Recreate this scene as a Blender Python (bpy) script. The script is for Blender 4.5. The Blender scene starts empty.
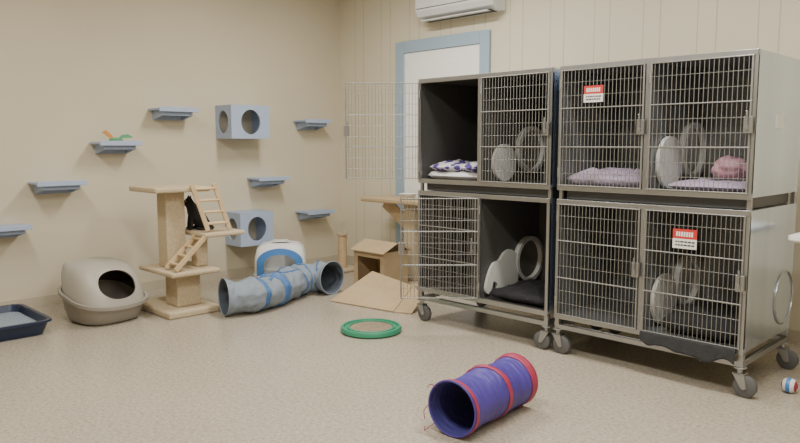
import bpy, bmesh, math, random
from mathutils import Vector, Matrix, noise
random.seed(4)
scene = bpy.context.scene
COL = scene.collection

# ------------------------------------------------------------------ materials
def mat(name, col, rough=0.6, metal=0.0, var=0.0, scale=8.0, bump=0.0, bscale=40.0, spec=0.5, coat=0.0, stretch=None):
    m = bpy.data.materials.new(name); m.use_nodes = True
    nt = m.node_tree; N = nt.nodes; L = nt.links
    b = N['Principled BSDF']
    b.inputs['Base Color'].default_value = (*col, 1)
    b.inputs['Roughness'].default_value = rough
    b.inputs['Metallic'].default_value = metal
    b.inputs['Specular IOR Level'].default_value = spec
    b.inputs['Coat Weight'].default_value = coat
    tc = N.new('ShaderNodeTexCoord'); vec = tc.outputs['Object']
    if stretch:
        mp = N.new('ShaderNodeMapping'); mp.inputs['Scale'].default_value = stretch
        L.new(vec, mp.inputs['Vector']); vec = mp.outputs['Vector']
    if var > 0:
        n = N.new('ShaderNodeTexNoise'); n.inputs['Scale'].default_value = scale; n.inputs['Detail'].default_value = 5
        L.new(vec, n.inputs['Vector'])
        r = N.new('ShaderNodeValToRGB')
        r.color_ramp.elements[0].position = 0.3; r.color_ramp.elements[1].position = 0.7
        r.color_ramp.elements[0].color = (*[max(0, c*(1-var)) for c in col], 1)
        r.color_ramp.elements[1].color = (*[min(1, c*(1+var)) for c in col], 1)
        L.new(n.outputs['Fac'], r.inputs['Fac']); L.new(r.outputs['Color'], b.inputs['Base Color'])
    if bump > 0:
        n2 = N.new('ShaderNodeTexNoise'); n2.inputs['Scale'].default_value = bscale; n2.inputs['Detail'].default_value = 4
        L.new(vec, n2.inputs['Vector'])
        bp = N.new('ShaderNodeBump'); bp.inputs['Strength'].default_value = bump; bp.inputs['Distance'].default_value = 0.01
        L.new(n2.outputs['Fac'], bp.inputs['Height']); L.new(bp.outputs['Normal'], b.inputs['Normal'])
    return m

M = {}
M['wall'] = mat('wall_paint', (0.595, 0.53, 0.40), 0.75, var=0.03, scale=1.2, bump=0.04, bscale=120)
M['ceil'] = mat('ceiling_paint', (0.78, 0.76, 0.71), 0.9)
M['base'] = mat('baseboard_vinyl', (0.49, 0.435, 0.33), 0.6)
M['steel'] = mat('brushed_steel', (0.40, 0.405, 0.41), 0.32, 0.9, var=0.08, scale=3)
M['steel_panel'] = mat('brushed_steel_panel', (0.62, 0.71, 0.84), 0.20, 0.95, var=0.08, scale=1.5, bump=0.06, bscale=3, stretch=(1, 6, .5))
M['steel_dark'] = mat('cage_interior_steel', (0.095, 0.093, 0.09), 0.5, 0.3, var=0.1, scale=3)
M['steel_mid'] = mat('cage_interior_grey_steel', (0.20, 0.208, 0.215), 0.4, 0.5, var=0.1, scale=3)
M['rod'] = mat('dull_steel_rod', (0.32, 0.315, 0.30), 0.42, 0.7)
M['rubber'] = mat('grey_rubber', (0.10, 0.10, 0.10), 0.6)
M['white'] = mat('white_plastic', (0.72, 0.72, 0.70), 0.4)
M['offwhite'] = mat('off_white_plastic', (0.62, 0.62, 0.60), 0.5)
M['doorwhite'] = mat('door_white', (0.90, 0.89, 0.86), 0.5)
M['trim'] = mat('blue_grey_trim', (0.32, 0.42, 0.52), 0.55)
M['shelf'] = mat('pale_blue_paint', (0.37, 0.45, 0.61), 0.5, var=0.04, scale=5)
M['shelf_d'] = mat('blue_paint_inner', (0.34, 0.41, 0.55), 0.6)
M['carpet'] = mat('beige_carpet', (0.54, 0.44, 0.30), 0.95, var=0.12, scale=60, bump=0.6, bscale=200, spec=0.1)
M['wood'] = mat('pine_wood', (0.56, 0.41, 0.24), 0.6, var=0.12, scale=14)
M['dome'] = mat('taupe_plastic', (0.29, 0.265, 0.23), 0.42, var=0.03)
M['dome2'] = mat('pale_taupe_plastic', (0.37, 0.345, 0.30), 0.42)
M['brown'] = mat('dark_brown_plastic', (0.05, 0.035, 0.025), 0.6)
M['navy'] = mat('navy_plastic', (0.010, 0.022, 0.06), 0.35)
M['litter'] = mat('clay_litter', (0.27, 0.32, 0.38), 0.95, var=0.3, scale=120, bump=0.8, bscale=150)
M['card'] = mat('cardboard', (0.45, 0.33, 0.195), 0.85, var=0.06, scale=10)
M['card_d'] = mat('corrugated_card', (0.26, 0.205, 0.14), 0.9, var=0.25, scale=50, bump=0.5, bscale=90)
M['green'] = mat('teal_green_plastic', (0.04, 0.26, 0.15), 0.4)
M['purple'] = mat('purple_nylon', (0.060, 0.038, 0.25), 0.5, var=0.12, scale=6, bump=0.3, bscale=12)
M['purple_in'] = mat('blue_nylon_lining', (0.04, 0.035, 0.17), 0.7)
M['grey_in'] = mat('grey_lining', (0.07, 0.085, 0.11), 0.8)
M['red'] = mat('red_ribbon', (0.32, 0.03, 0.07), 0.5)
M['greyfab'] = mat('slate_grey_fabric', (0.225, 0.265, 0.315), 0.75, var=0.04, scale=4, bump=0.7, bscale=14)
M['bluefab'] = mat('blue_ribbon', (0.06, 0.16, 0.39), 0.6)
M['blue'] = mat('blue_plastic', (0.06, 0.20, 0.50), 0.35)
M['black'] = mat('black_fur', (0.008, 0.008, 0.009), 0.9, var=0.3, scale=50, bump=0.5, bscale=120)
M['eye'] = mat('cat_eye', (0.35, 0.30, 0.03), 0.15)
M['blackcloth'] = mat('black_fleece', (0.018, 0.018, 0.020), 0.95, bump=0.5, bscale=60)
M['greycloth'] = mat('charcoal_sheet', (0.032, 0.032, 0.035), 0.95, bump=0.5, bscale=30)
M['lav'] = mat('lavender_fleece', (0.40, 0.33, 0.44), 0.95, var=0.15, scale=18, bump=0.6, bscale=50)
M['whitecloth'] = mat('cream_towel', (0.55, 0.53, 0.52), 0.95, var=0.1, scale=20, bump=0.5, bscale=60)
M['pink'] = mat('pink_fabric', (0.46, 0.25, 0.30), 0.95)
M['signred'] = mat('sign_red', (0.55, 0.035, 0.03), 0.5)
M['signwhite'] = mat('sign_white', (0.80, 0.78, 0.74), 0.5)
M['ink'] = mat('sign_ink', (0.06, 0.06, 0.06), 0.6)
M['slot'] = mat('dark_slot', (0.03, 0.03, 0.03), 0.6)
M['orange'] = mat('orange_feather', (0.60, 0.25, 0.05), 0.8)
M['lime'] = mat('green_felt', (0.10, 0.35, 0.16), 0.8)

def patterned():
    m = mat('violet_white_print', (.5, .5, .5), .95)
    nt = m.node_tree; N = nt.nodes; L = nt.links
    tc = N.new('ShaderNodeTexCoord'); v = N.new('ShaderNodeTexVoronoi'); v.inputs['Scale'].default_value = 18
    L.new(tc.outputs['Object'], v.inputs['Vector'])
    r = N.new('ShaderNodeValToRGB'); r.color_ramp.interpolation = 'CONSTANT'
    r.color_ramp.elements[0].color = (.07, .05, .20, 1); r.color_ramp.elements[1].position = .48; r.color_ramp.elements[1].color = (.50, .48, .54, 1)
    L.new(v.outputs['Distance'], r.inputs['Fac']); L.new(r.outputs['Color'], N['Principled BSDF'].inputs['Base Color'])
    return m
M['print'] = patterned()

def emit(name, col, s):
    m = bpy.data.materials.new(name); m.use_nodes = True
    b = m.node_tree.nodes['Principled BSDF']
    b.inputs['Emission Color'].default_value = (*col, 1); b.inputs['Emission Strength'].default_value = s
    return m

def panel_mat():
    m = mat('grooved_panel_paint', (0.62, 0.555, 0.41), 0.7)
    nt = m.node_tree; N = nt.nodes; L = nt.links; b = N['Principled BSDF']
    tc = N.new('ShaderNodeTexCoord'); sx = N.new('ShaderNodeSeparateXYZ'); L.new(tc.outputs['Object'], sx.inputs[0])
    def band(period, width, off):
        a = N.new('ShaderNodeMath'); a.operation = 'ADD'; a.inputs[1].default_value = off + 50*period; L.new(sx.outputs['X'], a.inputs[0])
        f = N.new('ShaderNodeMath'); f.operation = 'MODULO'; f.inputs[1].default_value = period; L.new(a.outputs[0], f.inputs[0])
        c = N.new('ShaderNodeMath'); c.operation = 'LESS_THAN'; c.inputs[1].default_value = width; L.new(f.outputs[0], c.inputs[0])
        return c.outputs[0]
    g = N.new('ShaderNodeMath'); g.operation = 'MAXIMUM'
    L.new(band(0.405, 0.010, 0.0), g.inputs[0]); L.new(band(0.405, 0.008, 0.13), g.inputs[1])
    n = N.new('ShaderNodeTexNoise'); n.inputs['Scale'].default_value = 1.5; L.new(tc.outputs['Object'], n.inputs['Vector'])
    r = N.new('ShaderNodeValToRGB'); r.color_ramp.elements[0].position = .3; r.color_ramp.elements[1].position = .7
    r.color_ramp.elements[0].color = (0.65, 0.59, 0.45, 1); r.color_ramp.elements[1].color = (0.69, 0.63, 0.48, 1)
    L.new(n.outputs['Fac'], r.inputs['Fac'])
    mx = N.new('ShaderNodeMix'); mx.data_type = 'RGBA'
    L.new(g.outputs[0], mx.inputs[0]); L.new(r.outputs['Color'], mx.inputs[6]); mx.inputs[7].default_value = (0.52, 0.47, 0.355, 1)
    L.new(mx.outputs[2], b.inputs['Base Color'])
    inv = N.new('ShaderNodeMath'); inv.operation = 'SUBTRACT'; inv.inputs[0].default_value = 1; L.new(g.outputs[0], inv.inputs[1])
    bp = N.new('ShaderNodeBump'); bp.inputs['Strength'].default_value = 0.4; bp.inputs['Distance'].default_value = 0.004
    L.new(inv.outputs[0], bp.inputs['Height']); L.new(bp.outputs['Normal'], b.inputs['Normal'])
    return m
M['panel'] = panel_mat()

def floor_mat():
    m = mat('speckled_terrazzo_floor', (0.4, 0.36, 0.3), 0.27)
    nt = m.node_tree; N = nt.nodes; L = nt.links; b = N['Principled BSDF']
    tc = N.new('ShaderNodeTexCoord')
    n1 = N.new('ShaderNodeTexNoise'); n1.inputs['Scale'].default_value = 52; n1.inputs['Detail'].default_value = 8; n1.inputs['Roughness'].default_value = .8
    L.new(tc.outputs['Object'], n1.inputs['Vector'])
    r = N.new('ShaderNodeValToRGB'); e = r.color_ramp.elements
    e[0].position = .39; e[0].color = (0.29, 0.245, 0.185, 1); e[1].position = .63; e[1].color = (0.52, 0.47, 0.385, 1)
    k = e.new(.48); k.color = (0.405, 0.355, 0.28, 1); k = e.new(.55); k.color = (0.435, 0.385, 0.31, 1)
    L.new(n1.outputs['Fac'], r.inputs['Fac'])
    v = N.new('ShaderNodeTexVoronoi'); v.inputs['Scale'].default_value = 42; L.new(tc.outputs['Object'], v.inputs['Vector'])
    lt = N.new('ShaderNodeMath'); lt.operation = 'LESS_THAN'; lt.inputs[1].default_value = .17; L.new(v.outputs['Distance'], lt.inputs[0])
    mc = N.new('ShaderNodeMix'); mc.data_type = 'RGBA'; L.new(lt.outputs[0], mc.inputs[0]); L.new(r.outputs['Color'], mc.inputs[6]); mc.inputs[7].default_value = (.29, .24, .18, 1)
    n2 = N.new('ShaderNodeTexNoise'); n2.inputs['Scale'].default_value = 1.3; n2.inputs['Detail'].default_value = 3
    L.new(tc.outputs['Object'], n2.inputs['Vector'])
    r2 = N.new('ShaderNodeValToRGB'); r2.color_ramp.elements[0].position = .3; r2.color_ramp.elements[1].position = .7
    r2.color_ramp.elements[0].color = (0.92, 0.92, 0.92, 1); r2.color_ramp.elements[1].color = (1, 1, 1, 1)
    L.new(n2.outputs['Fac'], r2.inputs['Fac'])
    mx = N.new('ShaderNodeMix'); mx.data_type = 'RGBA'; mx.blend_type = 'MULTIPLY'; mx.inputs[0].default_value = 1
    L.new(mc.outputs[2], mx.inputs[6]); L.new(r2.outputs['Color'], mx.inputs[7]); L.new(mx.outputs[2], b.inputs['Base Color'])
    return m
M['floor'] = floor_mat()

# ------------------------------------------------------------------ mesh helpers
def box(bm, x0, x1, y0, y1, z0, z1):
    v = [bm.verts.new(p) for p in ((x0,y0,z0),(x1,y0,z0),(x1,y1,z0),(x0,y1,z0),(x0,y0,z1),(x1,y0,z1),(x1,y1,z1),(x0,y1,z1))]
    for f in ((0,3,2,1),(4,5,6,7),(0,1,5,4),(1,2,6,5),(2,3,7,6),(3,0,4,7)):
        bm.faces.new([v[i] for i in f])

def loft(bm, loops, cap0=True, cap1=True, closed=True):
    rows = [[bm.verts.new(p) for p in lp] for lp in loops]
    n = len(rows[0])
    for a, b in zip(rows[:-1], rows[1:]):
        for i in range(n if closed else n-1):
            j = (i+1) % n
            bm.faces.new((a[i], a[j], b[j], b[i]))
    if cap0: bm.faces.new(rows[0][::-1])
    if cap1: bm.faces.new(rows[-1])
    return rows

def cyl(bm, p0, p1, r, seg=8, r2=None):
    p0, p1 = Vector(p0), Vector(p1); d = (p1-p0).normalized()
    u = d.orthogonal().normalized(); w = d.cross(u)
    r2 = r if r2 is None else r2
    loft(bm, [[p + (u*math.cos(2*math.pi*i/seg) + w*math.sin(2*math.pi*i/seg))*rr for i in range(seg)] for p, rr in ((p0, r), (p1, r2))])

def beam(bm, p0, p1, w, t, up=(0,0,1)):
    p0, p1 = Vector(p0), Vector(p1); d = (p1-p0).normalized()
    s = d.cross(Vector(up)).normalized(); u = s.cross(d)
    loft(bm, [[p + s*a*w/2 + u*b*t/2 for a, b in ((-1,-1),(1,-1),(1,1),(-1,1))] for p in (p0, p1)])

def rrect(w, d, r, z, n=6, cx=0, cy=0):
    pts = []
    for sx, sy, a0 in ((1,1,0),(-1,1,90),(-1,-1,180),(1,-1,270)):
        for i in range(n+1):
            a = math.radians(a0 + 90*i/n)
            pts.append((cx+sx*(w/2-r)+r*math.cos(a), cy+sy*(d/2-r)+r*math.sin(a), z))
    return pts

def circ(r, z, n=48, ry=None, cx=0, cy=0):
    ry = r if ry is None else ry
    return [(cx+r*math.cos(2*math.pi*i/n), cy+ry*math.sin(2*math.pi*i/n), z) for i in range(n)]

def torus(bm, c, axis, R, r, n=40, m=8, sx=1.0, Rz=None):
    c = Vector(c); ax = Vector(axis).normalized()
    u = Vector((0,0,1)) if abs(ax.z) < .9 else Vector((1,0,0))
    u = (u - ax*u.dot(ax)).normalized(); w = ax.cross(u)
    rows = []
    for i in range(n):
        a = 2*math.pi*i/n; d = w*math.cos(a)*sx + u*math.sin(a)*(Rz or 1.0)
        rows.append([bm.verts.new(c + d*R + (d.normalized()*math.cos(2*math.pi*j/m) + ax*math.sin(2*math.pi*j/m))*r) for j in range(m)])
    for i in range(n):
        for j in range(m):
            a, b = rows[i], rows[(i+1) % n]
            bm.faces.new((a[j], b[j], b[(j+1) % m], a[(j+1) % m]))

def annulus(bm, c, R0, R1, t, n=44):
    x, y, z = c
    def L_(R, dx): return [(x+dx, y+R*math.cos(2*math.pi*i/n), z+R*math.sin(2*math.pi*i/n)) for i in range(n)]
    rows = loft(bm, [L_(R0, 0), L_(R1, 0), L_(R1, t), L_(R0, t)], False, False)
    for i in range(n):
        j = (i+1) % n; bm.faces.new((rows[3][i], rows[3][j], rows[0][j], rows[0][i]))

def plate_hole(bm, f, w, h, t, cx, cy, rx, ry, n=40):
    ang = [2*math.pi*i/n for i in range(n)] + [math.atan2(y-cy, x-cx) % (2*math.pi) for x in (0, w) for y in (0, h)]
    ang = sorted(set(round(a, 6) for a in ang))
    out, inn = [], []
    for a in ang:
        c, s = math.cos(a), math.sin(a)
        k = min(((w-cx)/c if c > 1e-9 else (-cx/c if c < -1e-9 else 1e9)), ((h-cy)/s if s > 1e-9 else (-cy/s if s < -1e-9 else 1e9)))
        out.append((cx+c*k, cy+s*k)); inn.append((cx+rx*c, cy+ry*s))
    V = {}
    for key, pts, d in (('o0', out, 0), ('i0', inn, 0), ('o1', out, t), ('i1', inn, t)):
        V[key] = [bm.verts.new(f(u, v, d)) for u, v in pts]
    m = len(ang)
    for i in range(m):
        j = (i+1) % m
        for a, b in (('o0','i0'), ('i1','o1'), ('o1','o0'), ('i0','i1')):
            bm.faces.new((V[a][i], V[a][j], V[b][j], V[b][i]))

def finish(name, bm, material, parent=None, smooth=False, bevel=0.0, loc=(0,0,0), rot=(0,0,0), solid=0.0, autosm=40):
    bmesh.ops.remove_doubles(bm, verts=bm.verts, dist=1e-6)
    bmesh.ops.recalc_face_normals(bm, faces=bm.faces)
    me = bpy.data.meshes.new(name); bm.to_mesh(me); bm.free()
    if smooth:
        for p in me.polygons: p.use_smooth = True
        try: me.set_sharp_from_angle(angle=math.radians(autosm))
        except Exception: pass
    o = bpy.data.objects.new(name, me); COL.objects.link(o)
    for mm in (material if isinstance(material, (list, tuple)) else [material]): me.materials.append(mm)
    o.location = loc; o.rotation_euler = rot
    if parent: o.parent = parent
    if solid:
        s = o.modifiers.new('thickness', 'SOLIDIFY'); s.thickness = solid; s.offset = 0
    if bevel:
        b = o.modifiers.new('bevel', 'BEVEL'); b.width = bevel; b.segments = 2; b.limit_method = 'ANGLE'
    return o

def meta(o, label, cat, group=None, kind=None):
    o['label'] = label; o['category'] = cat
    if group: o['group'] = group
    if kind: o['kind'] = kind
    return o

def thing(name, label, cat, loc=(0,0,0), rot=0.0, group=None):
    e = bpy.data.objects.new(name, None); COL.objects.link(e); e.empty_display_size = .1
    e.location = loc; e.rotation_euler = (0, 0, rot)
    return meta(e, label, cat, group)

def B(): return bmesh.new()

def bake_bool(o, cutbm):
    bmesh.ops.recalc_face_normals(cutbm, faces=cutbm.faces)
    me = bpy.data.meshes.new('c'); cutbm.to_mesh(me); cutbm.free()
    c = bpy.data.objects.new('c', me); COL.objects.link(c)
    par = o.parent; o.parent = None
    md = o.modifiers.new('b', 'BOOLEAN'); md.object = c; md.operation = 'DIFFERENCE'; md.solver = 'EXACT'
    dg = bpy.context.evaluated_depsgraph_get(); dg.update()
    new = bpy.data.meshes.new_from_object(o.evaluated_get(dg))
    o.modifiers.clear(); o.data = new; o.parent = par
    bpy.data.objects.remove(c); bpy.data.meshes.remove(me)

def struct(o): o['kind'] = 'structure'; return o

# ------------------------------------------------------------------ room shell
XL, XR, YF, YB, ZC = -6.05, 1.6, -1.6, 5.07, 3.0
def slab(name, c, m):
    bm = B(); box(bm, *c); return struct(finish(name, bm, m))
slab('floor', (XL-.1, XR+.1, YF-.1, YB+.1, -.1, 0), M['floor'])
slab('ceiling', (XL-.1, XR+.1, YF-.1, YB+.1, ZC, ZC+.1), M['ceil'])
slab('wall_left', (XL-.1, XL, YF-.1, YB+.1, 0, ZC), M['wall'])
slab('wall_back', (XL, XR, YB, YB+.1, 0, ZC), M['panel'])
slab('wall_right', (XR, XR+.1, YF-.1, YB+.1, 0, ZC), M['wall'])
slab('wall_front', (XL, XR, YF-.1, YF, 0, ZC), M['wall'])
slab('baseboard_left', (XL, XL+.012, YF, YB, 0, .085), M['base'])
slab('baseboard_back', (XL+.012, -5.15, YB-.012, YB, 0, .085), M['base'])
slab('baseboard_right', (-3.975, XR, YB-.012, YB, 0, .085), M['base'])

bm = B()
box(bm, -5.155, -5.045, YB-.03, YB, 0, 2.31); box(bm, -4.085, -3.975, YB-.03, YB, 0, 2.31); box(bm, -5.045, -4.085, YB-.03, YB, 2.20, 2.31)
struct(finish('trim_1', bm, M['trim'], bevel=.004))
bm = B(); box(bm, -5.045, -4.085, YB-.012, YB, 0.01, 2.20)
box(bm, -4.93, -4.20, YB-.018, YB-.012, 1.2, 2.08); box(bm, -4.93, -4.20, YB-.018, YB-.012, .2, 1.0)
struct(finish('door_1', bm, M['doorwhite'], bevel=.004))

# ------------------------------------------------------------------ air conditioner
ac = thing('air_conditioner', 'white wall-mounted split air conditioner above the door', 'air conditioner', (-4.27, YB, 2.45))
bm = B()
prof = [(0,0.0),(-.10,0.0),(-.17,.035),(-.20,.08),(-.205,.14),(-.20,.26),(-.18,.295),(0,.30)]
loft(bm, [[(x, y, z) for y, z in prof] for x in (-.45, .45)])
finish('housing', bm, M['white'], ac, bevel=.01)
bm = B(); box(bm, -.40, .40, -.165, -.06, -.006, .004); finish('air_outlet', bm, M['slot'], ac)
bm = B(); beam(bm, (-.39, -.16, -.004), (.39, -.16, -.004), .05, .008); finish('louver', bm, M['white'], ac)
bm = B(); box(bm, -.43, .43, -.2085, -.2035, .10, .104); finish('panel_seam', bm, M['slot'], ac)

# ------------------------------------------------------------------ cat wall shelves
def wall_shelf(y0, y1, z, label):
    yc, w = (y0+y1)/2, y1-y0
    s = thing('wall_shelf', label, 'shelf', (XL, yc, z), group='wall climbing shelves')
    bm = B(); box(bm, 0.0, .215, -w/2, w/2, -.018, 0)
    box(bm, .212, .224, -w/2, w/2, -.03, .010)
    finish('shelf_board', bm, M['shelf'], s, bevel=.003)
    for sy in (-1, 1):
        bm = B(); y = sy*(w/2-.05)
        loft(bm, [[(0, yy, -.018), (.19, yy, -.018), (.185, yy, -.060), (.0, yy, -.10)] for yy in (y-.009, y+.009)])
        finish('bracket', bm, M['shelf_d'], s)
    bm = B(); box(bm, 0, .014, -w/2+.06, w/2-.06, -.10, -.018)
    finish('support_rail', bm, M['shelf_d'], s)
    bm = B(); box(bm, .17, .182, -w/2+.059, w/2-.059, -.062, -.018)
    finish('support_rail', bm, M['shelf_d'], s)
    return s
wall_shelf(1.43, 1.80, .685, 'pale blue wall shelf, low, above the navy tray')
wall_shelf(1.85, 2.225, 1.01, 'pale blue wall shelf on beige wall')
wall_shelf(2.345, 2.70, 1.325, 'pale blue wall shelf holding a small feather toy')
wall_shelf(2.865, 3.235, 1.62, 'pale blue wall shelf, highest of the row')
wall_shelf(4.43, 4.77, 1.555, 'pale blue wall shelf near the corner, high')
wall_shelf(3.86, 4.22, .98, 'pale blue wall shelf between two cat cubes')
wall_shelf(4.44, 4.80, .61, 'pale blue wall shelf near the corner, low')

def wall_cube(y0, y1, z0, z1, label, dep=.28):
    s = thing('wall_cube', label, 'cat cube', (XL, y0, z0), group='wall cat cubes')
    w, h = y1-y0, z1-z0; t = .015
    bm = B(); plate_hole(bm, lambda u, v, d: (dep-t+d, u, v), w, h, t, w/2, h/2, .105, .115)
    finish('front_panel', bm, M['shelf'], s, smooth=True)
    bm = B(); plate_hole(bm, lambda u, v, d: (u, d, v), dep-t, h, t, (dep-t)/2, h/2, .09, .105)
    finish('side_panel', bm, M['shelf'], s, smooth=True)
    bm = B(); box(bm, 0, dep-t, w-t, w, 0, h); finish('side_panel', bm, M['shelf'], s)
    bm = B(); box(bm, 0, dep-t, t, w-t, h-t, h); finish('top_panel', bm, M['shelf'], s)
    bm = B(); box(bm, 0, dep-t, t, w-t, 0, t); finish('bottom_panel', bm, M['shelf'], s)
wall_cube(3.53, 3.95, 1.36, 1.67, 'pale blue wall cube with round hole, upper')
wall_cube(3.60, 3.97, .34, .66, 'pale blue wall cube with round hole, beside cat tree')

t = thing('feather_toy', 'green felt toy with orange feather on shelf', 'toy', (XL+.12, 2.52, 1.3255))
bm = B(); loft(bm, [circ(.004, 0, 16, .012), circ(.035, .006, 16, .05), circ(.04, .02, 16, .06), circ(.02, .032, 16, .04), circ(.003, .036, 16, .006)]); finish('body', bm, M['lime'], t, smooth=True)
bm = B(); loft(bm, [[(x-.004, y, z+w), (x+.004, y, z+w), (x+.004, y, z-w), (x-.004, y, z-w)] for x, y, z, w in ((0,-.02,.03,.004),(0,-.05,.05,.02),(0,-.08,.075,.02),(0,-.11,.08,.004))]); finish('feather', bm, M['orange'], t)
bm = B(); loft(bm, [[(x-.004, y, z+w), (x+.004, y, z+w), (x+.004, y, z-w), (x-.004, y, z-w)] for x, y, z, w in ((0,.02,.025,.004),(0,.05,.045,.014),(0,.10,.05,.016),(0,.14,.04,.004))]); finish('feather', bm, M['lime'], t)

# ------------------------------------------------------------------ cat tree
ct = thing('cat_tree', 'beige carpeted cat tree with platforms and wooden ladders', 'cat tree', (0, 0, 0))
def cbox(name, c, m='carpet', bev=.012):
    bm = B(); box(bm, *c); return finish(name, bm, M[m], ct, bevel=bev)
cbox('base', (-5.50, -4.88, 2.42, 2.86, 0, .05))
cbox('post', (-5.22, -5.02, 2.56, 2.76, .05, .31))
cbox('platform', (-5.44, -4.88, 2.45, 2.86, .31, .345))
cbox('post', (-5.30, -5.14, 2.55, 2.71, .345, .94))
cbox('platform', (-5.46, -5.0, 2.40, 2.86, .94, .98))
cbox('platform', (-5.37, -4.90, 2.74, 3.10, .585, .62))
cbox('post', (-5.14, -5.04, 2.745, 2.845, .345, .585))
def ladder(a0, a1, b0, b1, n):
    bm = B()
    beam(bm, a0, a1, .022, .035); beam(bm, b0, b1, .022, .035)
    A0, A1, B0, B1 = map(Vector, (a0, a1, b0, b1))
    for i in range(n):
        k = (i+.6)/n
        beam(bm, A0.lerp(A1, k), B0.lerp(B1, k), .03, .014, up=(.4, 0, 1))
    finish('ladder', bm, M['wood'], ct, bevel=.003)
ladder((-4.955, 2.80, .635), (-4.985, 2.69, 1.0), (-4.955, 2.99, .635), (-4.985, 2.88, 1.0), 4)
ladder((-4.92, 2.50, .36), (-4.92, 2.76, .60), (-5.07, 2.50, .36), (-5.07, 2.76, .60), 4)

def black_cat(loc, rz):
    c = thing('cat', 'black cat sitting on the cat tree platform', 'cat', loc, rz)
    me = bpy.data.meshes.new('body')
    P = [((-.045,0,.060),.058),((0.0,0,.10),.062),((.04,0,.15),.055),((.062,0,.195),.036),((.08,0,.225),.036),((.105,0,.222),.026),((.125,0,.214),.013),
         ((.06,.028,.11),.024),((.072,.030,.055),.016),((.078,.030,.014),.014),((.098,.030,.011),.012),
         ((.06,-.028,.11),.024),((.072,-.030,.055),.016),((.078,-.030,.014),.014),((.098,-.030,.011),.012),
         ((.01,.055,.060),.034),((-.03,.06,.018),.018),((.045,.06,.013),.013),
         ((.01,-.055,.060),.034),((-.03,-.06,.018),.018),((.045,-.06,.013),.013),
         ((-.09,.0,.028),.016),((-.10,.05,.014),.012),((-.05,.09,.012),.011),((.02,.095,.011),.008),
         ((.075,.020,.258),.012),((.072,.026,.280),.003),((.075,-.020,.258),.012),((.072,-.026,.280),.003)]
    E = [(0,1),(1,2),(2,3),(3,4),(4,5),(5,6),(2,7),(7,8),(8,9),(9,10),(2,11),(11,12),(12,13),(13,14),(0,15),(15,16),(16,17),(0,18),(18,19),(19,20),(0,21),(21,22),(22,23),(23,24),(4,25),(25,26),(4,27),(27,28)]
    me.from_pydata([p for p, r in P], E, [])
    o = bpy.data.objects.new('body', me); COL.objects.link(o); o.parent = c
    me.materials.append(M['black'])
    sk = o.modifiers.new('skin', 'SKIN'); sk.use_smooth_shade = True
    for i, (p, r) in enumerate(P): me.skin_vertices[0].data[i].radius = (r, r)
    me.skin_vertices[0].data[0].use_root = True
    ss = o.modifiers.new('sub', 'SUBSURF'); ss.levels = 2; ss.render_levels = 2
    for sy in (-1, 1):
        bm = B(); bmesh.ops.create_uvsphere(bm, u_segments=12, v_segments=8, radius=.006)
        finish('eye', bm, M['eye'], c, smooth=True, loc=(.109, sy*.015, .236))
black_cat((-5.20, 2.86, .62), math.radians(-100))

# ------------------------------------------------------------------ hooded litter box
lb = thing('litter_box', 'taupe hooded litter box with slanted dark entry', 'litter box', (-5.28, 2.10, 0), math.radians(8))
def sq(r, z, e=2.9, n=64, sx=1.0, sy=1.0, dz=0.0, dx=0.0):
    pts = []
    for i in range(n):
        a = 2*math.pi*i/n; c, s = math.cos(a), math.sin(a)
        k = (abs(c)**e+abs(s)**e)**(-1/e)
        pts.append((r*k*c*sx+dx, r*k*s*sy, z+dz*c))
    return pts
bm = B()
loft(bm, [sq(.195,0), sq(.225,.02), sq(.250,.10), sq(.264,.18, dz=-.065), sq(.284,.18, dz=-.065), sq(.286,.205, dz=-.065), sq(.264,.205, dz=-.065), sq(.238,.12), sq(.215,.03), sq(.1,.03)])
finish('tub', bm, M['dome'], lb, smooth=True)
bm = B()
outer = [sq(.258,.195, dz=-.06), sq(.254,.26, dz=-.045, dx=-.012), sq(.240,.335, dx=-.045, dz=-.03), sq(.212,.40, dx=-.08, dz=-.015), sq(.18,.425, dx=-.10, dz=-.01), sq(.10,.435, dx=-.105), sq(.01,.437, dx=-.105)]
inner = [sq(.005,.425, dx=-.105), sq(.098,.423, dx=-.105), sq(.173,.413, dx=-.10, dz=-.01), sq(.203,.391, dx=-.08, dz=-.015), sq(.231,.330, dx=-.045, dz=-.03), sq(.244,.26, dz=-.045, dx=-.012), sq(.248,.195, dz=-.06)]
rows = loft(bm, outer+inner, False, False)
a, b = rows[0], rows[-1]; n = len(a)
for i in range(n): bm.faces.new((b[i], b[(i+1) % n], a[(i+1) % n], a[i]))
bmesh.ops.contextual_create(bm, geom=rows[6]); bmesh.ops.contextual_create(bm, geom=rows[7])
hood = finish('hood', bm, M['dome2'], lb)
def tall(i, ry, rz_):
    a = 2*math.pi*i/40; c, s = math.cos(a), math.sin(a); k = (abs(c)**2.2+abs(s)**2.2)**(-1/2.2)
    return ry*k*c, rz_*k*s
def cutter(g):
    cb = B(); loft(cb, [[(x, tall(i, .142+g, .128+g)[0], .285+tall(i, .142+g, .128+g)[1]+(x-.19)*.5) for i in range(40)] for x in (.0, .45)]); return cb
bake_bool(hood, cutter(0))
for pz in hood.data.polygons: pz.use_smooth = True
hood.data.set_sharp_from_angle(angle=math.radians(35))
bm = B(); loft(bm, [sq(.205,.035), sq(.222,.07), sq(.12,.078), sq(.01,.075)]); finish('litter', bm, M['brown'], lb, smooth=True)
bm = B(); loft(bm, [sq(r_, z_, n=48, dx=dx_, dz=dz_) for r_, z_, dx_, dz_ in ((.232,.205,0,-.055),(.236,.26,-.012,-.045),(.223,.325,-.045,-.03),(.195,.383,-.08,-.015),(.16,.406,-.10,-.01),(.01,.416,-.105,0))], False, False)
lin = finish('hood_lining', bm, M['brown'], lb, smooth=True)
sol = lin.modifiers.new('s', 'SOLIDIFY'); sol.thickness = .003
bake_bool(lin, cutter(.005))

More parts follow.
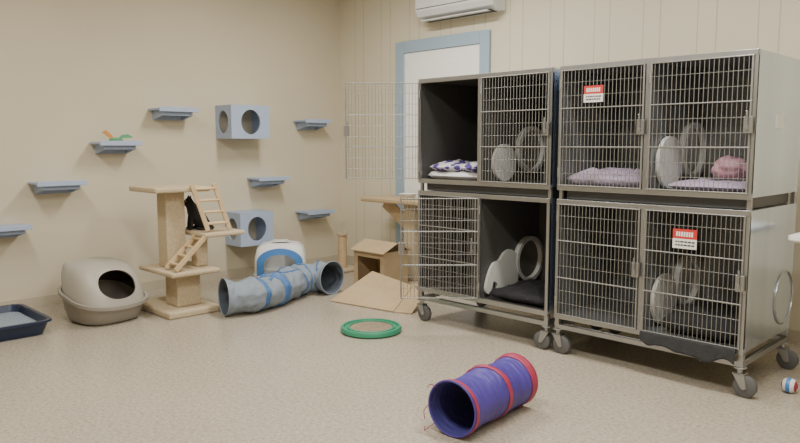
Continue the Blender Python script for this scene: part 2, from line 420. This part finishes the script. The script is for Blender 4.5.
# ------------------------------------------------------------------ navy tray
nt_ = thing('litter_tray', 'navy blue open litter tray filled with pale grey litter', 'litter tray', (-5.44, 1.38, 0))
bm = B()
loft(bm, [rrect(.62,.50,.06,0), rrect(.68,.56,.07,.085), rrect(.72,.60,.08,.09), rrect(.72,.60,.08,.105), rrect(.67,.55,.07,.105), rrect(.61,.49,.06,.015)])
finish('tub', bm, M['navy'], nt_, smooth=True)
bm = B(); loft(bm, [rrect(.615,.495,.06,.016), rrect(.645,.525,.065,.055), rrect(.3,.2,.05,.064)]); finish('litter', bm, M['litter'], nt_, smooth=True)

# ------------------------------------------------------------------ swept tunnels
def catmull(P, n):
    P = [Vector(p) for p in P]; out = []
    Q = [2*P[0]-P[1]] + P + [2*P[-1]-P[-2]]
    segs = len(P)-1
    for k in range(n+1):
        t = k/n*segs; i = min(int(t), segs-1); t -= i
        a, b, c, d = Q[i:i+4]
        out.append(.5*((2*b)+(c-a)*t+(2*a-5*b+4*c-d)*t*t+(3*b-a-3*c+d)*t**3))
    return out
def tube_frames(pts):
    fr = []
    for i, p in enumerate(pts):
        d = (pts[min(i+1, len(pts)-1)]-pts[max(i-1, 0)]).normalized()
        s = d.cross(Vector((0,0,1))).normalized(); u = s.cross(d)
        fr.append((p, s, u, d))
    return fr
def tunnel(name, label, path, R, nring, mout, mband, n=120, bands=(), lining=None, sag=.02, wrinkle=.012, rims=(None, None), flat=1.0):
    t = thing(name, label, 'cat tunnel', (0, 0, 0))
    pts = catmull(path, n); fr = tube_frames(pts)
    def P(k, a, off=0):
        k = min(max(k, 0), n); k0 = min(int(k), n-1); g = k-k0
        p = fr[k0][0].lerp(fr[k0+1][0], g); s = fr[k0][1].lerp(fr[k0+1][1], g); u = fr[k0][2].lerp(fr[k0+1][2], g)
        f = (k*nring/n) % 1.0
        e = min(k, n-k)/6; e = min(e, 1)
        wr = 1+wrinkle*e*(noise.noise(Vector((math.cos(a)*2.5, math.sin(a)*2.5, k*.22)))+.6*noise.noise(Vector((math.cos(a)*6, math.sin(a)*6, k*.5))))
        top = max(0, math.sin(a))
        q = p + (s*math.cos(a)+u*math.sin(a)*(1-(1-flat)*e))*((R-sag*math.sin(math.pi*f)*(.4+top))*wr+off)
        q.z = max(q.z, .002 if off <= 0 else .001); return q
    m = 48
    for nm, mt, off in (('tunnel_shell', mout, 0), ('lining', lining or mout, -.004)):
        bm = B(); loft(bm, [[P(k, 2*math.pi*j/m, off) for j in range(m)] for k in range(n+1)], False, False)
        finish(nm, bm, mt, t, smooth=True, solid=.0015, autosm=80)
    for kf, hw, sl in bands:
        bm = B(); loft(bm, [[P(kf*n+dd*hw+sl*math.cos(2*math.pi*j/m), 2*math.pi*j/m, .003) for j in range(m)] for dd in (-1, -.5, 0, .5, 1)], False, False)
        finish('hoop_band', bm, mband, t, smooth=True, solid=.003, autosm=80)
    for k, rm in ((0, rims[0]), (n, rims[1])):
        p, s, u, d = fr[k]; bm = B(); torus(bm, p, d, R-.002, .005)
        for v in bm.verts: v.co.z = max(v.co.z, .001)
        finish('end_hoop', bm, rm or mband, t, smooth=True)
    return t, P, n
tt, P, n = tunnel('cat_tunnel', 'purple nylon cat tunnel with red ribbon bands', [(-2.005,2.31,.131),(-2.025,2.50,.131),(-2.04,2.68,.131),(-2.054,2.85,.131)], .128, 2, M['purple'], M['red'],
    bands=((.50, 4, 4), (.95, 5, 0), (.03, 2.5, 0)), lining=M['purple_in'], sag=.013, wrinkle=.03, rims=(M['purple'], None))
for p in ([(-2.105,2.31,.04),(-2.14,2.28,.004),(-2.17,2.31,.004)], [(-2.128,2.31,.13),(-2.155,2.29,.09),(-2.15,2.29,.05)], [(-2.09,2.31,.21),(-2.12,2.295,.22),(-2.135,2.29,.20)]):
    bm = B(); q = catmull(p, 8)
    loft(bm, [[v+Vector((0,.0022*math.cos(a*1.047), .0022*math.sin(a*1.047))) for a in range(6)] for v in q])
    finish('tie_string', bm, M['red'], tt)
tt, P, n = tunnel('cat_tunnel', 'slate grey fabric cat tunnel with blue straps', [(-4.73,2.79,.145),(-4.68,3.00,.140),(-4.75,3.25,.136),(-4.87,3.50,.137),(-4.95,3.68,.139),(-4.91,3.85,.143),(-4.75,3.87,.148)], .146, 6, M['greyfab'], M['bluefab'], n=132,
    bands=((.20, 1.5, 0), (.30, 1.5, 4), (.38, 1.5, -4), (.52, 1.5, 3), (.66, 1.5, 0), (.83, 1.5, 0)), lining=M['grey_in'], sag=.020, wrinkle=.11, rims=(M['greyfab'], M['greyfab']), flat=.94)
for a0, s in ((60, 1), (130, -1)):
    bm = B(); loft(bm, [[P(k, math.radians(a0+s*(k-34)*2.2+d), .004) for d in (-6, -2, 2, 6)] for k in range(34, 66)], False, False, closed=False)
    finish('ribbon', bm, M['bluefab'], tt, smooth=True, solid=.002)

# ------------------------------------------------------------------ covered litter box (white/blue)
cv = thing('covered_litter_box', 'white hooded litter box with arched blue entry', 'litter box', (-5.47, 3.84, 0), math.radians(-38))
bm = B(); loft(bm, [rrect(.34,.42,.05,0), rrect(.38,.47,.06,.10), rrect(.40,.49,.06,.105), rrect(.40,.49,.06,.12), rrect(.36,.45,.05,.12), rrect(.32,.40,.05,.02)]); finish('tub', bm, M['white'], cv, smooth=True)
bm = B()
loft(bm, [rrect(.37,.47,.05,.12), rrect(.365,.46,.05,.27), rrect(.34,.42,.06,.35), rrect(.29,.34,.06,.385), rrect(.20,.20,.06,.398), rrect(.18,.18,.06,.385), rrect(.28,.33,.05,.365), rrect(.325,.40,.05,.33), rrect(.345,.435,.05,.26), rrect(.35,.45,.05,.12)], False, True)
hd = finish('hood', bm, M['white'], cv)
def arch(w, z0, z1, n=24):
    r = w/2; zt = z1-r*.6
    return [(-r, z0), (r, z0)] + [(r*math.cos(math.pi*i/n), zt+.6*r*math.sin(math.pi*i/n)) for i in range(n+1)]
cb = B(); loft(cb, [[(x, y, z) for y, z in arch(.29, .13, .305)] for x in (.05, .4)]); bake_bool(hd, cb)
for pz in hd.data.polygons: pz.use_smooth = True
hd.data.set_sharp_from_angle(angle=math.radians(35))
bm = B()
ai, ao = arch(.29, .13, .305), arch(.415, .11, .36)
rows = loft(bm, [[(x, y, z) for y, z in q] for x, q in ((.165, ai), (.165, ao), (.198, ao), (.207, ai))], False, False)
for i in range(len(ai)):
    j = (i+1) % len(ai)
    try: bm.faces.new((rows[3][i], rows[3][j], rows[0][j], rows[0][i]))
    except ValueError: pass
finish('entry_frame', bm, M['blue'], cv, smooth=True)
bm = B()
for sy in (-1, 1): cyl(bm, (0, sy*.06, .392), (0, sy*.06, .412), .008, 10)
beam(bm, (0, -.07, .415), (0, .07, .415), .02, .012)
finish('handle', bm, M['white'], cv)

# ------------------------------------------------------------------ corner scratching post
sp = thing('scratching_post', 'short brown sisal scratching post by the corner', 'scratching post', (-5.62, 4.72, 0))
bm = B(); box(bm, -.15, .15, -.15, .15, 0, .03); finish('base', bm, M['carpet'], sp, bevel=.01)
bm = B()
loft(bm, [circ(.045+.003*(i % 2), .03+.34*i/40, 20) for i in range(41)]); finish('post', bm, M['wood'], sp, smooth=True)
bm = B(); loft(bm, [circ(.06,.37,24), circ(.06,.39,24)]); finish('cap', bm, M['carpet'], sp)

pt = thing('cat_perch', 'tan carpeted cat perch beside the door', 'cat tree', (-4.75, 4.72, 0))
bm = B(); box(bm, -.22, .42, -.17, .20, 0, .04); finish('base', bm, M['carpet'], pt, bevel=.01)
bm = B(); box(bm, .10, .24, -.07, .07, .04, .76); finish('post', bm, M['carpet'], pt, bevel=.01)
bm = B(); beam(bm, (-.22, 0, .755), (.10, 0, .55), .12, .02, up=(0,1,0)); finish('brace', bm, M['wood'], pt)
bm = B(); box(bm, -.38, .42, -.18, .20, .76, .80); finish('platform', bm, M['card'], pt, bevel=.01)
bw = thing('bowl', 'small white bowl on the cat perch', 'bowl', (-4.60, 4.66, .801))
bm = B(); loft(bm, [circ(.05,0,28), circ(.085,.05,28), circ(.088,.052,28), circ(.08,.048,28), circ(.045,.008,28)]); finish('shell', bm, M['white'], bw, smooth=True)

# ------------------------------------------------------------------ cardboard
cb_ = thing('cardboard_box', 'brown cardboard house box with sloped roof flaps', 'cardboard box', (-4.65, 4.36, 0))
w2, d2, h2, tk = .20, .15, .36, .006
bm = B(); box(bm, -w2, w2, -d2, d2, 0, tk); box(bm, -w2, -w2+tk, -d2, d2, tk, h2); box(bm, -w2+tk, w2-tk, d2-tk, d2, tk, h2)
box(bm, w2-tk, w2, -d2, d2, tk, h2)
box(bm, -w2+tk, w2-tk, -d2, -d2+tk, tk, .06); box(bm, -w2+tk, -w2+.05, -d2, -d2+tk, .06, h2); box(bm, w2-.05, w2-tk, -d2, -d2+tk, .06, h2); box(bm, -w2+.05, w2-.05, -d2, -d2+tk, h2-.06, h2)
finish('body', bm, M['card'], cb_)
bm = B()
loft(bm, [[(-w2-.02, -d2-.03, h2-.01), (w2+.02, -d2-.03, h2-.01), (w2+.02, 0, h2+.07), (-w2-.02, 0, h2+.07)],
          [(-w2-.02, -d2-.03, h2-.002), (w2+.02, -d2-.03, h2-.002), (w2+.02, 0, h2+.078), (-w2-.02, 0, h2+.078)]]); finish('flap', bm, M['card'], cb_)
bm = B()
loft(bm, [[(-w2-.02, 0, h2+.07), (w2+.02, 0, h2+.07), (w2+.02, d2+.03, h2-.01), (-w2-.02, d2+.03, h2-.01)],
          [(-w2-.02, 0, h2+.078), (w2+.02, 0, h2+.078), (w2+.02, d2+.03, h2-.002), (-w2-.02, d2+.03, h2-.002)]]); finish('flap', bm, M['card'], cb_)
fb = thing('cardboard_box', 'broad slanted cardboard sheet box lying on floor', 'cardboard box', (-4.25, 3.90, 0))
def quad(name, q, t=(0,0,.006)):
    bm = B(); loft(bm, [q, [(x+t[0], y+t[1], z+t[2]) for x, y, z in q]]); finish(name, bm, M['card'], fb)
quad('panel', [(-.29,-.22,.004), (.36,-.12,.004), (.30,.16,.16), (-.22,.19,.21)])
quad('side_panel', [(-.29,-.22,.0), (-.22,.19,.0), (-.22,.19,.21), (-.29,-.22,.005)], (.006,0,0))
quad('back_panel', [(-.22,.19,.0), (.30,.16,.0), (.30,.16,.16), (-.22,.19,.21)], (0,.006,0))
quad('flap', [(.365,-.12,.002), (.50,-.06,.002), (.44,.14,.10), (.305,.16,.16)])

# ------------------------------------------------------------------ green scratcher
gs = thing('scratcher_disc', 'round green ring toy scratcher with cardboard centre', 'cat scratcher', (-3.60, 3.28, 0))
bm = B(); loft(bm, [circ(.198,0,64), circ(.213,.010,64), circ(.214,.030,64), circ(.207,.042,64), circ(.193,.042,64), circ(.188,.028,64), circ(.170,.025,64), circ(.165,.038,64), circ(.152,.038,64), circ(.147,.01,64)]); finish('track_ring', bm, M['green'], gs, smooth=True)
bm = B(); loft(bm, [circ(.148,.011,48), circ(.148,.032,48), circ(.01,.034,48)]); finish('cardboard_pad', bm, M['card_d'], gs)

# ------------------------------------------------------------------ cage banks
W, DP = 1.13, .72
def grille(bm, w, h, sv=.0245, sh=.075, r=.0018):
    for x in (0.006, w-.006): cyl(bm, (x, 0, 0), (x, 0, h), .0055, 8)
    for z in (0.006, h-.006, h*.34, h*.67): cyl(bm, (0, -.002, z), (w, -.002, z), .0035, 8)
    nv = round(w/sv)
    for i in range(1, nv): cyl(bm, (i*w/nv, 0, 0), (i*w/nv, 0, h), r, 6)
    nh = round(h/sh)
    for i in range(1, nh): cyl(bm, (0, .003, i*h/nh), (w, .003, i*h/nh), r*.9, 6)
def make_door(par, x0, z0, w, h, ang, label=None):
    bm = B(); grille(bm, w, h)
    d = finish('cage_door', bm, M['rod'], par, loc=(x0, -.014, z0), rot=(0, 0, ang))
    if label: d['label'] = label
    bm = B(); box(bm, w-.03, w+.012, -.022, -.006, h*.44, h*.56); cyl(bm, (w-.012, -.03, h*.47), (w-.012, -.03, h*.60), .006, 8); box(bm, w-.02, w-.004, -.032, -.018, h*.46, h*.49)
    finish('latch', bm, M['steel'], d, bevel=.002)
    for z in (h*.12, h*.88):
        bm = B(); cyl(bm, (0, -.0, z-.03), (0, -.0, z+.03), .010, 10); finish('hinge', bm, M['steel'], d, smooth=True)
    return d
def caster(par, x, y, s_=1):
    bm = B()
    cyl(bm, (x, y, .10), (x, y, .155), .014, 12); cyl(bm, (x, y, .150), (x, y, .158), .033, 16)
    for s in (-1, 1):
        loft(bm, [[(x-.03*s_, yy, .125), (x+.03*s_, yy, .125), (x+.045*s_, yy, .05), (x+.015*s_, yy, .05)] for yy in (y+s*.024-.002, y+s*.024+.002)])
    box(bm, x-.03, x+.03, y-.026, y+.026, .118, .126)
    c = finish('caster', bm, M['steel'], par, bevel=.002)
    xc = x+.03*s_
    bm = B(); loft(bm, [[(xc+rr*math.cos(2*math.pi*i/28), yy, .058+rr*math.sin(2*math.pi*i/28)) for i in range(28)] for yy, rr in ((y-.018,.050),(y-.012,.058),(y+.012,.058),(y+.018,.050))])
    finish('wheel', bm, M['rubber'], c, smooth=True)
    bm = B(); cyl(bm, (xc, y-.029, .058), (xc, y+.029, .058), .012, 12); finish('axle', bm, M['steel'], c)

def smooth_outline(pts, n=96):
    N_ = len(pts); out = []
    for k in range(n):
        t = k/n*N_; i = int(t); g = t-i
        a, b, c, d = (Vector(pts[(i+j) % N_]) for j in (-1, 0, 1, 2))
        out.append(.5*((2*b)+(c-a)*g+(2*a-5*b+4*c-d)*g*g+(3*b-a-3*c+d)*g**3))
    return out
# pale lobed silhouette: round head, broad ear and a short snout towards the cage front
LOBED = smooth_outline([(.16,-.03),(.15,.08),(.08,.135),(.01,.12),(-.04,.075),(-.10,.06),(-.145,.0),(-.175,-.09),(-.155,-.135),(-.12,-.11),(-.10,-.06),(-.06,-.085),(-.05,-.15),(.02,-.155),(.04,-.11),(.09,-.11),(.10,-.15),(.15,-.14)])

def cage_unit(X0, label, doors, outer_port, rdir):
    u = thing('cage_bank', label, 'animal cage', (X0, 3.75, 0), group='stainless cage banks')
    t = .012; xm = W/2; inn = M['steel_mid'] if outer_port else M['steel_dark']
    for nm, z0, z1, low in (('lower_cabinet', .235, .965, True), ('upper_cabinet', 1.035, 1.765, False)):
        h = z1-z0
        bm = B()
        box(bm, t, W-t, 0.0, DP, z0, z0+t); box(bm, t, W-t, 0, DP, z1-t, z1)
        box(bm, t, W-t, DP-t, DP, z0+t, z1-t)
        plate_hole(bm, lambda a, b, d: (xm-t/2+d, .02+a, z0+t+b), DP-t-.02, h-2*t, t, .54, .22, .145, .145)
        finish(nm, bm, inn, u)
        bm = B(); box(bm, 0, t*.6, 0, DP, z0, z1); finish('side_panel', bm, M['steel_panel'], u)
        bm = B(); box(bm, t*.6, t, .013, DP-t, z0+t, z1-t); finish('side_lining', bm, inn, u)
        bm = B()
        if outer_port and low: plate_hole(bm, lambda a, b, d: (W-t+d, a, z0+b), DP, h, t, .58, .205, .145, .145)
        else: box(bm, W-t, W, 0, DP, z0, z1)
        finish('side_panel', bm, M['steel_panel'], u)
        bm = B(); box(bm, 0, W, 0, DP, z1, z1+.004); finish('top_skin', bm, M['steel_panel'], u)
        bm = B(); f = .022
        box(bm, 0, W, -.008, .012, z0-.01, z0+.022); box(bm, 0, W, -.008, .012, z1-.022, z1+.006)
        box(bm, 0, f, -.008, .012, z0+.022, z1-.022); box(bm, W-f, W, -.008, .012, z0+.022, z1-.022); box(bm, xm-f*.7, xm+f*.7, -.008, .012, z0+.022, z1-.022)
        finish('face_frame', bm, M['steel'], u, bevel=.002)
        bm = B(); annulus(bm, (xm+t/2, .56, z0+t+.22), .140, .168, .035); finish('portal_ring', bm, M['offwhite'], u, smooth=True)
        bm = B()
        if low and not outer_port:
            c0 = [(xm+.012, .24+p.x*1.1, z0+t+.172+p.y*1.05) for p in LOBED]
        else:
            r = .150 if outer_port else .128
            c0 = [(xm+.012, .24+r*math.cos(2*math.pi*i/64), z0+t+.004+r+r*math.sin(2*math.pi*i/64)) for i in range(64)]
        loft(bm, [c0, [(x+.022, y, z) for x, y, z in c0]])
        finish('portal_door', bm, M['offwhite'], u, smooth=True)
    bm = B(); box(bm, .035, W-.035, .05, DP-.035, .972, 1.033); finish('gap_shade_filler', bm, M['steel_dark'], u)  # dark block added to make the gap between the cabinets look shaded
    if outer_port:
        bm = B(); torus(bm, (W+.003, .58, .44), (1,0,0), .150, .006); finish('portal_ring', bm, M['steel'], u, smooth=True)
        bm = B(); cyl(bm, (W-.008, .58, .44), (W+.001, .58, .44), .1465, 48); finish('portal_door', bm, M['steel_panel'], u)
        bm = B(); box(bm, W, W+.003, .30, .42, 1.39, 1.46); finish('plate', bm, M['white'], u)
    bm = B(); k = .03
    for x in (0, W-k):
        box(bm, x, x+k, 0, DP, .158, .188)
        for y in (.0, DP-k): box(bm, x, x+k, y, y+k, .188, .235)
    box(bm, k, W-k, 0, k, .158, .188); box(bm, k, W-k, DP-k, DP, .158, .188)
    finish('chassis', bm, M['steel'], u, bevel=.003)
    for x in (.004, W-k+.004):
        for y in (.012, DP-k):
            bm = B(); box(bm, x, x+k-.008, y, y+k-.012, .965, 1.035); finish('spacer_post', bm, M['steel'], u)
    for x, s_ in ((.015, 1), (W-.02, rdir)):
        for y in (.02, DP-.03): caster(u, x, y, s_)
    w = xm-.03; h = .695
    for (cx, low), ang, lab in doors:
        make_door(u, .014 if cx == 0 else xm+.014, .252 if low else 1.052, w, h, ang, lab)
    return u
OPEN = -math.radians(180-45.3)
c1 = cage_unit(-3.59, 'stainless steel cage bank on casters, two doors swung open',
    [((0, False), OPEN, 'steel rod cage door swung wide open'), ((1, False), 0, None), ((0, True), 0, None), ((1, True), OPEN, 'steel rod cage door swung wide open')], False, -1)
c2 = cage_unit(-2.41, 'stainless steel cage bank with closed doors and red signs',
    [((0, False), 0, None), ((1, False), 0, None), ((0, True), 0, None), ((1, True), 0, None)], True, 1)

def sign(x, z, w, h, label):
    s = thing('warning_sign', label, 'sign', (x, 3.75-.024, z))
    bm = B(); box(bm, -w/2, w/2, 0, .002, -h/2, h*.0); finish('card', bm, M['signwhite'], s)
    bm = B(); box(bm, -w/2, w/2, 0, .002, h*.0, h/2); finish('red_band', bm, M['signred'], s)
    bm = B()
    for i in range(7): box(bm, -w*.36+i*w*.105, -w*.36+i*w*.105+w*.07, -.0012, 0, h*.12, h*.36)
    o = finish('heading', bm, M['signwhite'], s); o['kind'] = 'stuff'
    bm = B()
    for r in range(2):
        x0 = -w*.38
        while x0 < w*.32:
            l = random.uniform(.06, .14)*w; box(bm, x0, x0+l, -.0012, 0, -h*(.14+.17*r)-h*.05, -h*(.14+.17*r)+h*.03); x0 += l+w*.03
    o = finish('small_print', bm, M['ink'], s); o['kind'] = 'stuff'
sign(-2.17, 1.595, .125, .095, 'small red and white sign on upper cage door')
sign(-1.60, .80, .13, .105, 'small red and white sign on lower cage door')

# ------------------------------------------------------------------ cage contents
def lump(name, label, cat, loc, w, d, h, m, seed=0, rot=0, amp=.35, layers=1):
    t = thing(name, label, cat, loc, rot)
    z = 0
    for l in range(layers):
        hh = h/layers; bm = B(); n1 = 26; s = Vector((seed*3.1+l, 0, 0))
        def pt(u, v, top):
            x = (u-.5)*w*(1-.06*l); y = (v-.5)*d*(1-.06*l)
            e = min(u, 1-u, v, 1-v)*2
            r = min(1, e*3.2)**.5
            nn = noise.noise(Vector((x*9, y*9, 0))+s)*amp + noise.noise(Vector((x*22, y*22, 1))+s)*amp*.4
            zz = z + (hh*(.45+.5*r*(1+nn)) if top else hh*.45*(1-r))
            return (x+noise.noise(Vector((y*7, 0, 2))+s)*w*.06, y+noise.noise(Vector((x*7, 4, 2))+s)*d*.07, max(zz, 0.0005))
        T = [[bm.verts.new(pt(i/n1, j/n1, True)) for j in range(n1+1)] for i in range(n1+1)]
        Bt = [[bm.verts.new(pt(i/n1, j/n1, False)) for j in range(n1+1)] for i in range(n1+1)]
        for i in range(n1):
            for j in range(n1):
                bm.faces.new((T[i][j], T[i+1][j], T[i+1][j+1], T[i][j+1])); bm.faces.new((Bt[i][j+1], Bt[i+1][j+1], Bt[i+1][j], Bt[i][j]))
        for i in range(n1):
            for a, b in (((i,0),(i+1,0)), ((i+1,n1),(i,n1)), ((0,i+1),(0,i)), ((n1,i),(n1,i+1))):
                bm.faces.new((T[a[0]][a[1]], Bt[a[0]][a[1]], Bt[b[0]][b[1]], T[b[0]][b[1]]))
        finish('fold' if layers > 1 else 'cloth', bm, m[l % len(m)] if isinstance(m, list) else m, t, smooth=True, autosm=80)
        z += hh*.8
    return t
ZU, ZL = 1.047, .247
lump('folded_towel', 'rumpled violet and white printed cloth on cream towel', 'towel', (-3.31, 4.00, ZU), .46, .42, .15, [M['whitecloth'], M['print']], 1, layers=2, amp=.6)
lump('blanket', 'lavender fleece blanket spread in cage', 'blanket', (-2.13, 4.02, ZU), .48, .46, .10, M['lav'], 3, amp=.6)
lump('blanket', 'pale lavender fleece blanket bunched in cage', 'blanket', (-1.56, 4.10, ZU), .42, .50, .06, M['lav'], 5)
lump('blanket', 'black fleece blanket bunched on cage floor', 'blanket', (-2.74, 4.04, ZL), .44, .50, .10, M['blackcloth'], 7, amp=.6)
lump('blanket', 'dark fleece blanket bunched on lower cage floor', 'blanket', (-1.55, 4.04, ZL), .42, .50, .13, M['blackcloth'], 9, amp=.6)
# soft pink cat bed bundle: an irregular slumped mound
pk = thing('pink_bundle', 'small soft pink fleece bundle in upper cage', 'blanket', (-1.50, 4.08, ZU+.064))
bm = B(); bmesh.ops.create_uvsphere(bm, u_segments=40, v_segments=24, radius=1)
for v in bm.verts:
    p = v.co.copy(); k = 1+.22*noise.noise(p*1.6+Vector((5, 1, 2)))+.10*noise.noise(p*4)
    v.co = Vector((p.x*.10*k, p.y*.10*k, max(.06+p.z*.065*k*(1-.25*p.x), .0)))
finish('cloth', bm, M['pink'], pk, smooth=True, autosm=80)
hc = thing('hanging_towel', 'thin dark cloth sagging below the lower cage door', 'towel', (-1.85, 3.724, 0))
bm = B(); rows = []
nx = 60
for k, z in enumerate((.258, .245, .23, .21, .19, .17, .155)):
    rr = []
    for i in range(nx+1):
        u_ = i/nx; drop = (.45+.35*u_+.2*math.sin(math.pi*u_))*(.258-z)+(.258-z)*.45*noise.noise(Vector((u_*5, 0, 3)))
        rr.append((.02+.52*u_, -.004-.006*(k/6)*(1+noise.noise(Vector((u_*14, k*.3, 7)))*1.4), .258-drop))
    rows.append(rr)
loft(bm, rows, False, False, closed=False); finish('cloth', bm, M['greycloth'], hc, smooth=True, solid=.003)

# ------------------------------------------------------------------ right edge items
sb = thing('toy_ball', 'small striped cat ball in red, white and blue', 'toy', (-1.13, 4.01, .04))
for nm, m, lo, hi in (('stripe', 'red', 0, 3), ('stripe', 'white', 3, 5), ('stripe', 'blue', 5, 7), ('stripe', 'white', 7, 9), ('stripe', 'red', 9, 12)):
    bm = B(); rr = []
    for k in range(lo, hi+1):
        a = math.pi*k/12; r = max(.04*math.sin(a), .0004)
        rr.append([(.04*math.cos(a), r*math.cos(2*math.pi*i/20), r*math.sin(2*math.pi*i/20)) for i in range(20)])
    loft(bm, rr, lo == 0, hi == 12); finish(nm, bm, M[m], sb, smooth=True)
st = thing('side_table', 'white pedestal side table next to the cages', 'table', (-.84, 4.21, 0))
bm = B(); loft(bm, [rrect(.62,.56,.03,.81), rrect(.64,.58,.03,.82), rrect(.64,.58,.03,.84)]); finish('table_top', bm, M['doorwhite'], st)
bm = B(); cyl(bm, (0,0,.03), (0,0,.81), .03, 20); finish('pedestal', bm, M['steel'], st, smooth=True)
bm = B(); loft(bm, [circ(.19,0,40), circ(.19,.015,40), circ(.04,.035,40)]); finish('foot', bm, M['steel'], st, smooth=True)

# ------------------------------------------------------------------ lights
E = emit('lamp_diffuser', (1.0, .97, .91), 3)
for i, (x, y, pw) in enumerate(((-4.0, 1.0, 44), (-1.8, 1.2, 55), (-3.9, 3.5, 67), (-1.2, 3.0, 64), (.5, 1.2, 55))):
    f = thing('ceiling_light', 'white ceiling panel light fixture', 'ceiling light', (x, y, ZC), group='ceiling panel lights')
    bm = B(); box(bm, -.62, .62, -.16, .16, -.05, 0); finish('housing', bm, M['white'], f)
    bm = B(); box(bm, -.60, .60, -.14, .14, -.054, -.05); finish('diffuser', bm, E, f)
    ld = bpy.data.lights.new('lamp', 'AREA'); ld.shape = 'RECTANGLE'; ld.size = 1.2; ld.size_y = .28; ld.energy = pw; ld.color = (1.0, .97, .90)
    lo = bpy.data.objects.new('lamp', ld); COL.objects.link(lo); lo.location = (0, 0, -.06); lo.parent = f
wd = bpy.data.worlds.new('world'); scene.world = wd; wd.use_nodes = True
wd.node_tree.nodes['Background'].inputs[0].default_value = (.9, .9, 1, 1); wd.node_tree.nodes['Background'].inputs[1].default_value = .2

# ------------------------------------------------------------------ camera
cd = bpy.data.cameras.new('camera'); cam = bpy.data.objects.new('camera', cd); COL.objects.link(cam)
cd.lens = 31.9; cd.sensor_width = 36; cd.sensor_fit = 'HORIZONTAL'; cd.clip_start = .05
cam.location = (0, 0, 1.3)
cam.rotation_euler = (math.radians(90-6.158), 0, math.radians(45.28))
scene.camera = cam
